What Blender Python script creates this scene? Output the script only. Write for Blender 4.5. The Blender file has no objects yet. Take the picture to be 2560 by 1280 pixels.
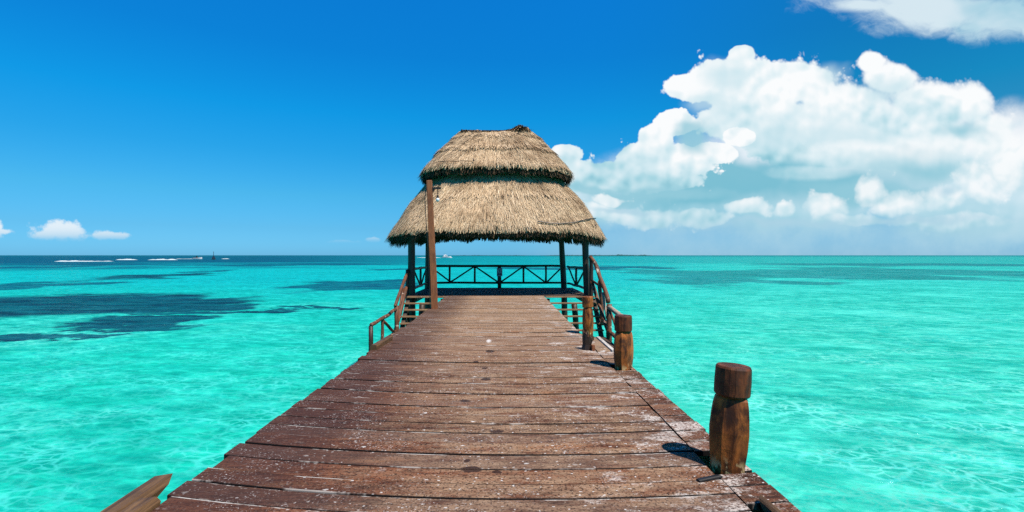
import bpy, math, random
from mathutils import Vector, noise as mnoise
R = math.radians
rng = random.Random(7)
sc = bpy.context.scene
COL = sc.collection

# ------------------------------------------------------------------ measures
F, CX, HY = 1250.0, 1258.0, 638.0      # photo focal length and vanishing point, used to turn measured places into metres
EYE, ZW, ZB = 1.65, -1.9, -3.9         # eye above the deck, water level, sea bed level

def at(X, Y, z=0.0):
    d = F * (EYE - z) / (Y - HY)
    return ((X - CX) * d / F, d)

# ------------------------------------------------------------------ tags
def tag(o, label=None, cat=None, group=None, kind=None):
    if label: o['label'] = label
    if cat: o['category'] = cat
    if group: o['group'] = group
    if kind: o['kind'] = kind
    return o

def thing(name, loc, label, cat, group=None):
    o = bpy.data.objects.new(name, None)
    o.empty_display_size = 0.2
    o.location = loc
    COL.objects.link(o)
    return tag(o, label, cat, group)

def wloc(o):
    v = Vector((0, 0, 0))
    while o is not None:
        v += Vector(o.location); o = o.parent
    return v

def copy_tree(o, parent=None):
    c = o.copy(); COL.objects.link(c)
    if parent is not None: c.parent = parent
    for ch in [q for q in bpy.data.objects if q.parent == o]:
        copy_tree(ch, c)
    return c

# ------------------------------------------------------------------ mesh builder
class MB:
    def __init__(s): s.v = []; s.f = []; s.uv = []; s.r = []
    def face(s, idx, uv=None, r=0.5):
        s.f.append(tuple(idx)); s.uv.append(uv or [(0.0, 0.0)] * len(idx)); s.r.append(r)
    def box(s, c, h, r=0.5, rot=0.0, taper=1.0):
        """box at c with half sizes h; rot about z"""
        b = len(s.v); ca, sa = math.cos(rot), math.sin(rot)
        for dz in (-1, 1):
            k = taper if dz > 0 else 1.0
            for dx, dy in ((-1, -1), (1, -1), (1, 1), (-1, 1)):
                x, y = dx * h[0] * k, dy * h[1] * k
                s.v.append((c[0] + x * ca - y * sa, c[1] + x * sa + y * ca, c[2] + dz * h[2]))
        L = 2 * max(h)
        for q in ((3, 2, 1, 0), (4, 5, 6, 7), (0, 1, 5, 4), (1, 2, 6, 5), (2, 3, 7, 6), (3, 0, 4, 7)):
            s.face([b + i for i in q], [(0, 0), (L, 0), (L, .2), (0, .2)], r)
    def tube(s, pts, rad, n=10, jit=0.0, seed=0, caps=True, r=0.5, flat=1.0, ph=0.0):
        pts = [Vector(p) for p in pts]
        if not hasattr(rad, '__len__'): rad = [rad] * len(pts)
        b = len(s.v); up = None; ln = 0.0; lens = []
        for i, p in enumerate(pts):
            if i: ln += (p - pts[i - 1]).length
            lens.append(ln)
            t = (pts[min(i + 1, len(pts) - 1)] - pts[max(i - 1, 0)]).normalized()
            if up is None:
                up = Vector((0, 0, 1)) if abs(t.z) < .9 else Vector((0, 1, 0))
            x = t.cross(up).normalized(); y = x.cross(t).normalized(); up = y
            for k in range(n):
                a = 2 * math.pi * k / n + ph
                rr = rad[i]
                if jit:
                    rr *= 1 + jit * mnoise.noise(Vector((math.cos(a) * 1.3 + seed * 7.1, math.sin(a) * 1.3, lens[i] * 2.2 + seed)))
                s.v.append(tuple(p + x * (math.cos(a) * rr) + y * (math.sin(a) * rr * flat)))
        for i in range(len(pts) - 1):
            for k in range(n):
                k2 = (k + 1) % n
                u0, u1 = k / n * 2 * math.pi * rad[i], (k + 1) / n * 2 * math.pi * rad[i]
                s.face([b + i * n + k, b + i * n + k2, b + (i + 1) * n + k2, b + (i + 1) * n + k],
                       [(lens[i], u0), (lens[i], u1), (lens[i + 1], u1), (lens[i + 1], u0)], r)
        if caps:
            s.face([b + k for k in reversed(range(n))], None, r)
            e = b + (len(pts) - 1) * n
            s.face([e + k for k in range(n)], None, r)
    def build(s, name, mat, parent=None, smooth=False, bevel=0.0):
        me = bpy.data.meshes.new(name)
        off = wloc(parent) if parent is not None else Vector((0, 0, 0))
        me.from_pydata([(x - off.x, y - off.y, z - off.z) for x, y, z in s.v], [], s.f)
        uvl = me.uv_layers.new(name='UVMap')
        flat = [c for f in s.uv for p in f for c in p]
        uvl.data.foreach_set('uv', flat)
        at_ = me.attributes.new('rnd', 'FLOAT', 'FACE')
        at_.data.foreach_set('value', s.r)
        if smooth: me.polygons.foreach_set('use_smooth', [True] * len(me.polygons))
        me.materials.append(mat)
        me.update()
        o = bpy.data.objects.new(name, me)
        COL.objects.link(o)
        if parent is not None: o.parent = parent
        if bevel:
            m = o.modifiers.new('bevel', 'BEVEL'); m.width = bevel; m.segments = 2; m.limit_method = 'ANGLE'
        return o

def pole(name, mat, parent, a, b, r0, r1=None, n=10, jit=.12, wob=.012, segs=7, bend=(0, 0, 0), smooth=True):
    """a natural round pole from a to b"""
    a, b = Vector(a), Vector(b); r1 = r1 or r0
    seed = rng.random() * 50; pts = []; rad = []
    for i in range(segs + 1):
        t = i / segs
        w = Vector((mnoise.noise(Vector((seed, t * 3, 0))), mnoise.noise(Vector((seed, t * 3, 9))), mnoise.noise(Vector((seed, t * 3, 5))))) * wob * 2
        if i in (0, segs): w = Vector((0, 0, 0))
        pts.append(a.lerp(b, t) + w + Vector(bend) * (4 * t * (1 - t)))
        rad.append((r0 + (r1 - r0) * t) * (1 + .08 * mnoise.noise(Vector((seed + 3, t * 5, 0)))))
    m = MB(); m.tube(pts, rad, n, jit, seed)
    return m.build(name, mat, parent, smooth=smooth)

# ------------------------------------------------------------------ node helpers
class NT:
    def __init__(s, tree): s.t = tree; s.n = tree.nodes; s.l = tree.links
    def node(s, typ, **kw):
        nd = s.n.new(typ)
        for k, v in kw.items(): setattr(nd, k, v)
        return nd
    def put(s, sock, v):
        if isinstance(v, bpy.types.NodeSocket): s.l.new(v, sock)
        elif v is not None: sock.default_value = v
    def m(s, op, a, b=None, c=None, clamp=False):
        nd = s.node('ShaderNodeMath', operation=op, use_clamp=clamp)
        for i, v in enumerate((a, b, c)):
            if v is not None: s.put(nd.inputs[i], v)
        return nd.outputs[0]
    def vm(s, op, a, b=None, c=None):
        nd = s.node('ShaderNodeVectorMath', operation=op)
        for i, v in enumerate((a, b, c)):
            if v is not None: s.put(nd.inputs[i], v)
        return nd.outputs['Value'] if op in ('LENGTH', 'DOT_PRODUCT', 'DISTANCE') else nd.outputs[0]
    def sep(s, v):
        nd = s.node('ShaderNodeSeparateXYZ'); s.put(nd.inputs[0], v); return nd.outputs
    def comb(s, x, y, z):
        nd = s.node('ShaderNodeCombineXYZ')
        for i, v in enumerate((x, y, z)): s.put(nd.inputs[i], v)
        return nd.outputs[0]
    def noise(s, vec, scale, detail=4, rough=.55, dist=0.0, typ=None, color=False, dims='3D'):
        nd = s.node('ShaderNodeTexNoise', noise_dimensions=dims)
        if typ: nd.noise_type = typ
        s.put(nd.inputs['Vector'], vec)
        for k, v in (('Scale', scale), ('Detail', detail), ('Roughness', rough), ('Distortion', dist)): s.put(nd.inputs[k], v)
        return nd.outputs['Color' if color else 0]
    def vor(s, vec, scale, feature='F1', detail=0, rough=.5, smooth=None, out='Distance', rand=1.0, dims='3D'):
        nd = s.node('ShaderNodeTexVoronoi', feature=feature, voronoi_dimensions=dims)
        s.put(nd.inputs['Vector'], vec); s.put(nd.inputs['Scale'], scale)
        if 'Detail' in nd.inputs: s.put(nd.inputs['Detail'], detail); s.put(nd.inputs['Roughness'], rough)
        if smooth is not None: s.put(nd.inputs['Smoothness'], smooth)
        s.put(nd.inputs['Randomness'], rand)
        return nd.outputs[out]
    def ss(s, v, lo, hi, a=0.0, b=1.0):
        nd = s.node('ShaderNodeMapRange', interpolation_type='SMOOTHSTEP')
        for k, x in zip(('Value', 'From Min', 'From Max', 'To Min', 'To Max'), (v, lo, hi, a, b)): s.put(nd.inputs[k], x)
        return nd.outputs[0]
    def lin(s, v, lo, hi, a=0.0, b=1.0):
        nd = s.node('ShaderNodeMapRange')
        for k, x in zip(('Value', 'From Min', 'From Max', 'To Min', 'To Max'), (v, lo, hi, a, b)): s.put(nd.inputs[k], x)
        return nd.outputs[0]
    def mix(s, fac, a, b, blend='MIX'):
        nd = s.node('ShaderNodeMix', data_type='RGBA', blend_type=blend)
        s.put(nd.inputs[0], fac)
        for i, v in ((6, a), (7, b)):
            if isinstance(v, tuple) and len(v) == 3: v = (*v, 1.0)
            s.put(nd.inputs[i], v)
        return nd.outputs[2]
    def ramp(s, fac, stops, interp='LINEAR'):
        nd = s.node('ShaderNodeValToRGB'); cr = nd.color_ramp; cr.interpolation = interp
        while len(cr.elements) < len(stops): cr.elements.new(.5)
        for e, (p, c) in zip(cr.elements, stops):
            e.position = p; e.color = (*c, 1.0)
        s.put(nd.inputs[0], fac); return nd.outputs[0]
    def scale(s, v, k): return s.vm('MULTIPLY', v, k)
    def bump(s, h, strength=.5, dist=.02, normal=None):
        nd = s.node('ShaderNodeBump'); s.put(nd.inputs['Height'], h)
        nd.inputs['Strength'].default_value = strength; nd.inputs['Distance'].default_value = dist
        if normal is not None: s.l.new(normal, nd.inputs['Normal'])
        return nd.outputs[0]

def new_mat(name):
    m = bpy.data.materials.new(name); m.use_nodes = True
    m.node_tree.nodes.clear()
    t = NT(m.node_tree)
    out = t.node('ShaderNodeOutputMaterial')
    return m, t, out

def principled(t, out, color, rough=.6, normal=None, spec=.4, metal=0.0):
    p = t.node('ShaderNodeBsdfPrincipled')
    color = tuple(c_ * .63 for c_ in color) + (1.0,) if isinstance(color, tuple) else t.vm('MULTIPLY', color, (.63, .63, .63))
    t.put(p.inputs['Base Color'], color); t.put(p.inputs['Roughness'], rough)
    t.put(p.inputs['Specular IOR Level'], spec); t.put(p.inputs['Metallic'], metal)
    if normal is not None: t.l.new(normal, p.inputs['Normal'])
    t.l.new(p.outputs[0], out.inputs[0]); return p

# ------------------------------------------------------------------ materials
def mat_deck():
    m, t, out = new_mat('weathered deck boards')
    pos = t.node('ShaderNodeNewGeometry').outputs['Position']
    uv = t.node('ShaderNodeUVMap', uv_map='UVMap').outputs[0]
    rnd = t.node('ShaderNodeAttribute', attribute_name='rnd').outputs['Fac']
    p = t.sep(pos); q = t.sep(uv)
    gv = t.vm('ADD', t.scale(pos, (2.2, 11.0, 1.0)), t.comb(t.m('MULTIPLY', rnd, 37.0), t.m('MULTIPLY', rnd, 11.0), 0.0))
    grain = t.noise(gv, 2.2, 8, .68, .5)
    fine = t.noise(t.scale(pos, (6, 70, 1)), 2.0, 4, .7)
    blot = t.noise(t.scale(pos, (1.0, 1.6, 1)), 1.3, 6, .65)
    speck = t.noise(t.scale(pos, (1.0, 1.3, 1)), 38.0, 3, .75)
    # own colour of the wood: reddish brown stain, worn to grey tan along the walked middle
    dark = t.mix(rnd, (.026, .010, .007), (.085, .028, .013))
    mid = t.mix(rnd, (.135, .048, .026), (.27, .10, .046))
    c = t.mix(t.ss(grain, .33, .66), dark, mid)
    xw = t.m('ADD', p[0], t.m('MULTIPLY', t.m('SUBTRACT', blot, .5), 1.6))
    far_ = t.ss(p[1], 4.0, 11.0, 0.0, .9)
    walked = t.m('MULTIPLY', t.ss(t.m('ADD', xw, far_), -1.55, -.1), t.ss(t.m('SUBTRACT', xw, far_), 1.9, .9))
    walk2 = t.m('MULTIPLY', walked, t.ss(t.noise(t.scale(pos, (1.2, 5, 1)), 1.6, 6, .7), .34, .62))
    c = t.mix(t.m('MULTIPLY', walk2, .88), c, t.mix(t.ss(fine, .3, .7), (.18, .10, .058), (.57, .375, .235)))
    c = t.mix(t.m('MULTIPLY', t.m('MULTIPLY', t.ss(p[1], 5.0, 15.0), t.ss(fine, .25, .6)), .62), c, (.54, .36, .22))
    # bare orange patches where the stain has gone
    ora = t.m('MULTIPLY', t.ss(t.noise(t.vm('ADD', t.scale(pos, (.9, 4.5, 1)), (31, 4, 2)), 1.1, 5, .6), .56, .70), .75)
    c = t.mix(ora, c, (.34, .15, .065))
    # salt bloom
    salt = t.noise(t.vm('ADD', t.scale(pos, (1.0, 1.7, 1)), (3, 17, 5)), 2.3, 7, .74)
    salt = t.ss(t.m('ADD', salt, t.m('MULTIPLY', t.ss(p[0], .0, 1.7), .10)), .60, .70)
    salt = t.m('MULTIPLY', salt, t.ss(speck, .36, .54))
    c = t.mix(t.m('MULTIPLY', salt, .9), c, (.74, .66, .60))
    # peppered grey wear
    c = t.mix(t.m('MULTIPLY', t.ss(speck, .56, .68), .6), c, (.48, .36, .26))
    c = t.mix(t.m('MULTIPLY', t.ss(t.noise(pos, 55, 2, .6), .53, .63), .8), c, (.020, .010, .007))
    # bird and paint specks: two sizes
    for sc_, lo, hi, dens, seed in ((5.5, .075, .03, .30, 0.0), (11.0, .12, .05, .30, 5.0), (2.2, .055, .02, .35, 9.0)):
        vv = t.vm('ADD', t.vm('ADD', t.scale(pos, (1, 1.25, 0)), (seed, seed * .7, 0)), t.scale(t.noise(pos, 22, 3, .6, color=True), (.07, .06, 0)))
        d = t.vor(vv, sc_, dims='2D')
        hs = t.sep(t.vor(vv, sc_, out='Color', dims='2D'))[0]
        dab = t.m('MULTIPLY', t.ss(d, lo, hi), t.m('LESS_THAN', hs, dens))
        dab = t.m('MULTIPLY', dab, t.ss(t.noise(t.vm('ADD', pos, (seed, 3, 1)), 1.4, 3, .6), .40, .52))
        c = t.mix(t.m('MULTIPLY', dab, .92), c, (.74, .70, .66))
    grey = t.m('FRACT', t.m('MULTIPLY', rnd, 7.31))
    c = t.mix(t.m('MULTIPLY', t.ss(grey, .6, 1.0), .30), c, t.mix(t.ss(fine, .3, .7), (.065, .042, .034), (.25, .175, .14)))
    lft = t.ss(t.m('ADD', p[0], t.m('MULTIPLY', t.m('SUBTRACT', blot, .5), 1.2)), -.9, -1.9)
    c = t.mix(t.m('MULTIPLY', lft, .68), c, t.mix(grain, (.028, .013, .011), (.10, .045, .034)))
    pep = t.m('MULTIPLY', t.ss(t.noise(t.scale(pos, (1, 1.4, 1)), 46, 3, .7), .60, .66), t.ss(t.noise(t.vm('ADD', pos, (7, 7, 0)), 1.7, 5, .65), .44, .62))
    c = t.mix(t.m('MULTIPLY', pep, .85), c, (.72, .68, .66))
    # salt packed along some board edges (uv.y runs 0..1 across each board)
    edge = t.m('MAXIMUM', t.ss(q[1], .93, .97), t.m('MULTIPLY', t.ss(q[1], .05, .02), .6))
    en = t.ss(t.noise(t.vm('ADD', t.scale(pos, (1.5, .2, 0)), t.comb(0.0, t.m('MULTIPLY', rnd, 60.0), 0.0)), 1.1, 5, .7), .50, .60)
    salty = t.m('GREATER_THAN', t.m('FRACT', t.m('MULTIPLY', rnd, 3.77)), .42)
    c = t.mix(t.m('MULTIPLY', t.m('MULTIPLY', t.m('MULTIPLY', edge, en), salty), .9), c, (.78, .74, .68))
    # black grime on the sawn edges and along the joints
    gr = t.m('MAXIMUM', t.ss(q[1], .028, .008), t.ss(q[1], .978, .995))
    gr = t.m('MULTIPLY', gr, t.m('SUBTRACT', 1.0, t.m('MULTIPLY', t.m('MULTIPLY', edge, en), salty)))
    c = t.mix(gr, c, (.008, .006, .006))
    # wet foot marks down the middle
    foot = None
    for X, Y, a, b in ((1178, 1172, .085, .05), (1243, 1178, .04, .03), (1163, 1002, .075, .07), (1243, 1077, .08, .05), (1224, 1110, .03, .02),
                       (1215, 948, .07, .09), (1212, 920, .05, .06), (1225, 878, .08, .12), (1190, 905, .05, .06), (1170, 1150, .03, .03)):
        cx, cy = at(X, Y)
        dv = t.vm('MULTIPLY', t.vm('SUBTRACT', t.vm('ADD', pos, t.scale(t.noise(pos, 9, 3, .6, color=True), (.08, .08, 0))), (cx + .04, cy + .04, 0)), (1 / a, 1 / b, 0))
        d = t.ss(t.vm('LENGTH', dv), 1.1, .75)
        foot = d if foot is None else t.m('MAXIMUM', foot, d)
    c = t.mix(t.m('MULTIPLY', foot, .88), c, (.035, .016, .010))
    # soft white spot further along
    cx, cy = at(1222, 852)
    dv = t.vm('MULTIPLY', t.vm('SUBTRACT', pos, (cx, cy, 0)), (1 / .055, 1 / .22, 0))
    c = t.mix(t.m('MULTIPLY', t.ss(t.vm('LENGTH', dv), 1.25, .2), .8), c, (.82, .78, .74))
    h = t.m('ADD', t.m('MULTIPLY', grain, .7), t.m('MULTIPLY', fine, .35))
    nrm = t.bump(h, .55, .012)
    ro = t.m('SUBTRACT', .72, t.m('MULTIPLY', foot, .35))
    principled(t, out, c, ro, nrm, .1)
    return m

def mat_wood(name, ca, cb, cc=None, bare=.0, rough=.55, spec=.35, scale=1.0, bleach=0.0):
    """round or sawn timber; uv.x runs along the grain in metres"""
    m, t, out = new_mat(name)
    pos = t.node('ShaderNodeNewGeometry').outputs['Position']
    uv = t.node('ShaderNodeUVMap', uv_map='UVMap').outputs[0]
    obj = t.node('ShaderNodeObjectInfo').outputs['Random']
    q = t.sep(uv)
    v = t.comb(t.m('MULTIPLY', q[0], 1.6), t.m('MULTIPLY', q[1], 22.0), t.m('MULTIPLY', obj, 40.0))
    g = t.noise(v, 1.6 * scale, 7, .68, .6)
    b = t.noise(pos, 3.0 * scale, 5, .62)
    c = t.mix(t.ss(g, .32, .68), ca, cb)
    c = t.mix(t.m('MULTIPLY', t.ss(b, .42, .7), .55), c, t.mix(.5, ca, (.01, .008, .008)))
    if cc:
        k = t.ss(t.noise(t.vm('ADD', pos, (9, 3, 5)), 4.5 * scale, 6, .7), .66 - bare, .72 - bare)
        c = t.mix(k, c, cc)
    if bleach:
        nz = t.sep(t.node('ShaderNodeNewGeometry').outputs['Normal'])[2]
        k = t.ss(t.noise(t.vm('ADD', pos, (2, 8, 1)), 3.0, 6, .7), .62 - bleach * .3, .70 - bleach * .3)
        c = t.mix(k, c, (.60, .52, .44))
    nrm = t.bump(t.m('ADD', t.m('MULTIPLY', g, .8), t.m('MULTIPLY', b, .4)), .6, .02)
    principled(t, out, c, rough, nrm, spec)
    return m

def mat_bollard(name='carved stained log', ca=(.045, .013, .005), cb=(.50, .150, .028)):
    m, t, out = new_mat(name)
    tc = t.node('ShaderNodeTexCoord').outputs['Object']
    obj = t.node('ShaderNodeObjectInfo').outputs['Random']
    p = t.sep(tc)
    sv = t.vm('ADD', t.scale(tc, (5, 5, 1.6)), t.comb(t.m('MULTIPLY', obj, 30), 0.0, 0.0))
    g = t.noise(sv, 2.2, 7, .66, .4)
    b = t.noise(tc, 5.0, 5, .6)
    c = t.mix(t.ss(g, .3, .7), ca, cb)
    c = t.mix(t.m('MULTIPLY', t.ss(b, .46, .66), .85), c, (.026, .010, .006))
    # yellow bare wood knocked off near the foot
    foot = t.m('MULTIPLY', t.ss(t.m('ADD', p[2], t.m('MULTIPLY', t.noise(t.scale(tc, (14, 14, 4)), 1.5, 4, .6), .18)), .22, .10), t.ss(t.noise(t.scale(tc, (14, 14, 5)), 1.6, 5, .65), .52, .58))
    c = t.mix(foot, c, (.62, .43, .20))
    chip = t.ss(t.noise(t.vm('ADD', t.scale(tc, (10, 10, 4)), (7, 7, 7)), 2.0, 5, .7), .69, .73)
    c = t.mix(t.m('MULTIPLY', chip, .7), c, (.45, .25, .10))
    nrm = t.bump(t.m('ADD', g, t.m('MULTIPLY', b, .6)), .5, .02)
    principled(t, out, c, t.lin(b, .3, .7, .5, .7), nrm, .2)
    return m

def mat_thatch():
    m, t, out = new_mat('dry palm thatch')
    pos = t.node('ShaderNodeNewGeometry').outputs['Position']
    rnd = t.node('ShaderNodeAttribute', attribute_name='rnd').outputs['Fac']
    n1 = t.noise(t.scale(pos, (1, 1, .8)), .9, 5, .62)
    n2 = t.noise(t.scale(pos, (1, 1, .35)), 9.0, 4, .7)
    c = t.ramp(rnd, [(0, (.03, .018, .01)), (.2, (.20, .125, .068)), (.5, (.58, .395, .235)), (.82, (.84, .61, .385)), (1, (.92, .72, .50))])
    px_ = t.sep(pos)
    wet = t.m('ADD', n1, t.m('MULTIPLY', t.ss(px_[0], -.5, 4.5), .07))
    c = t.mix(t.m('MULTIPLY', t.ss(wet, .48, .68), .62), c, t.mix(rnd, (.06, .030, .014), (.34, .20, .10)))
    n3 = t.noise(t.vm('ADD', t.scale(pos, (1.1, 1, 2.4)), (4, 1, 2)), 1.1, 5, .62)
    c = t.mix(t.m('MULTIPLY', t.m('MULTIPLY', t.ss(n3, .56, .66), t.ss(px_[2], 5.7, 6.4)), .8), c, t.mix(rnd, (.03, .018, .01), (.20, .12, .06)))
    c = t.mix(t.m('MULTIPLY', t.ss(n2, .53, .68), .5), c, (.13, .068, .032))
    principled(t, out, c, .8, None, .15)
    return m

def mat_plain(name, col, rough=.5, spec=.4, metal=0.0, var=.25, sc_=6.0):
    m, t, out = new_mat(name)
    pos = t.node('ShaderNodeTexCoord').outputs['Object']
    n = t.noise(pos, sc_, 4, .6)
    c = t.mix(t.m('MULTIPLY', t.ss(n, .35, .7), var), col, tuple(k * .45 for k in col))
    principled(t, out, c, rough, t.bump(n, .15, .01), spec, metal)
    return m

def ell(t, vec, cx, cy, rx, ry, soft=.55):
    """soft ellipse mask in the xy of vec"""
    d = t.vm('LENGTH', t.vm('MULTIPLY', t.vm('SUBTRACT', vec, (cx, cy, 0)), (1 / rx, 1 / ry, 0)))
    return t.ss(d, 1.0 + soft * .5, 1.0 - soft)

def mat_seabed():
    m, t, out = new_mat('sand and sea grass')
    pos = t.node('ShaderNodeNewGeometry').outputs['Position']
    flat = t.scale(pos, (1, 1, 0))
    p = t.sep(flat)
    sand = t.noise(t.scale(flat, (.6, 1.0, 0)), .35, 6, .6)
    rip = t.noise(t.scale(flat, (.8, 1.5, 0)), 1.5, 4, .6)
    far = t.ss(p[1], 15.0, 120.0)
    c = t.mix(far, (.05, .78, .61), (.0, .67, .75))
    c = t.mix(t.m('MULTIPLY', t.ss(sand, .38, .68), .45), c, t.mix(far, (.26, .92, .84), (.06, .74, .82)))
    c = t.mix(t.m('MULTIPLY', t.ss(rip, .42, .7), .25), c, (.02, .60, .52))
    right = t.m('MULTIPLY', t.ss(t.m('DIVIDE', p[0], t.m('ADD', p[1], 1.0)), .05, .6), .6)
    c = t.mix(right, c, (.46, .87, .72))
    bar = t.m('MULTIPLY', t.ss(t.noise(t.scale(flat, (.5, 1.0, 0)), .07, 4, .55), .47, .64), t.ss(p[1], 90.0, 40.0))
    c = t.mix(t.m('MULTIPLY', bar, .5), c, (.60, .97, .85))
    # sea grass meadows and reef heads, each with a place of its own
    def E(X, Y, rx, ry):
        x, y = at(X, Y, ZB); y0 = at(X, Y + ry, ZB)[1]; y1 = at(X, Y - ry, ZB)[1] if Y - ry > HY + 1.5 else at(X, HY + 1.5, ZB)[1]
        return x, (y0 + y1) / 2, rx * y / F, (y1 - y0) / 2
    grp = {}
    for key, X, Y, rx, ry in (('a', 40, 768, 420, 36), ('a', 330, 764, 250, 25), ('a', 500, 770, 130, 11), ('a', 330, 808, 200, 11), ('a', 210, 834, 120, 7), ('a', 20, 836, 200, 13), ('a', 440, 786, 170, 7),
                              ('a', 600, 782, 110, 5), ('a', 830, 769, 100, 4), ('a', 710, 776, 90, 3), ('a', 375, 690, 125, 8), ('b', 110, 711, 150, 9), ('b', 30, 720, 90, 5),
                              ('b', 870, 712, 150, 13), ('b', 960, 706, 90, 8), ('b', 640, 663, 120, 2.5), ('b', 820, 661, 130, 2.5), ('b', 520, 677, 60, 2), ('b', 400, 668, 120, 2), ('b', 60, 668, 90, 2.5),
                              ('b', 60, 656, 160, 3.5), ('b', 960, 672, 60, 2),
                              ('c', 2050, 688, 450, 14), ('c', 2420, 684, 320, 16), ('c', 1780, 702, 190, 9), ('c', 1700, 680, 160, 6), ('c', 2300, 662, 400, 4),
                              ('b', 1400, 672, 180, 5), ('b', 1560, 668, 120, 4)):
        x, y, a, b = E(X, Y, rx, ry)
        s_ = max(1.0, y / 40)
        wv = grp.get(('w', round(s_)))
        if wv is None:
            k = float(max(1, round(s_)))
            w1 = t.scale(t.vm('SUBTRACT', t.noise(flat, .11 / k, 5, .60, color=True), (.5, .5, .5)), (17 * k, 26 * k, 0))
            wv = t.vm('ADD', flat, w1); grp[('w', round(s_))] = wv
        e = ell(t, wv, x, y, a, b, .5)
        grp[key] = e if key not in grp else t.m('MAXIMUM', grp[key], e)
    tex = t.ss(t.noise(t.scale(flat, (.35, 1.2, 0)), .42, 6, .68), .60, .36)
    c = t.mix(t.m('MULTIPLY', t.ss(grp['c'], .05, .8), t.lin(tex, 0, 1, .60, .92)), c, (.07, .24, .30))
    c = t.mix(t.m('MULTIPLY', t.ss(grp['b'], .05, .7), t.lin(tex, 0, 1, .70, 1.0)), c, (.0, .085, .19))
    c = t.mix(t.m('MULTIPLY', t.ss(grp['a'], .0, .75), t.lin(tex, 0, 1, .90, 1.0)), c, t.mix(tex, (.0, .075, .15), (.0, .010, .055)))
    # the drop-off beyond the reef: deep water to the left, shelving shallows to the right
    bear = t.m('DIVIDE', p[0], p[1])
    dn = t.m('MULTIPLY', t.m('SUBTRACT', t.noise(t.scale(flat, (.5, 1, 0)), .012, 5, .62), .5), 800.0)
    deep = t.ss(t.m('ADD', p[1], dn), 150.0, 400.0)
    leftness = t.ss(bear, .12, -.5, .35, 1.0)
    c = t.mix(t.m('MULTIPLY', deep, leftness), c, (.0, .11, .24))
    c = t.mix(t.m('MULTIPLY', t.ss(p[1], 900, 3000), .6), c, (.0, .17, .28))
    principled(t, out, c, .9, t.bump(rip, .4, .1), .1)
    return m

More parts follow.
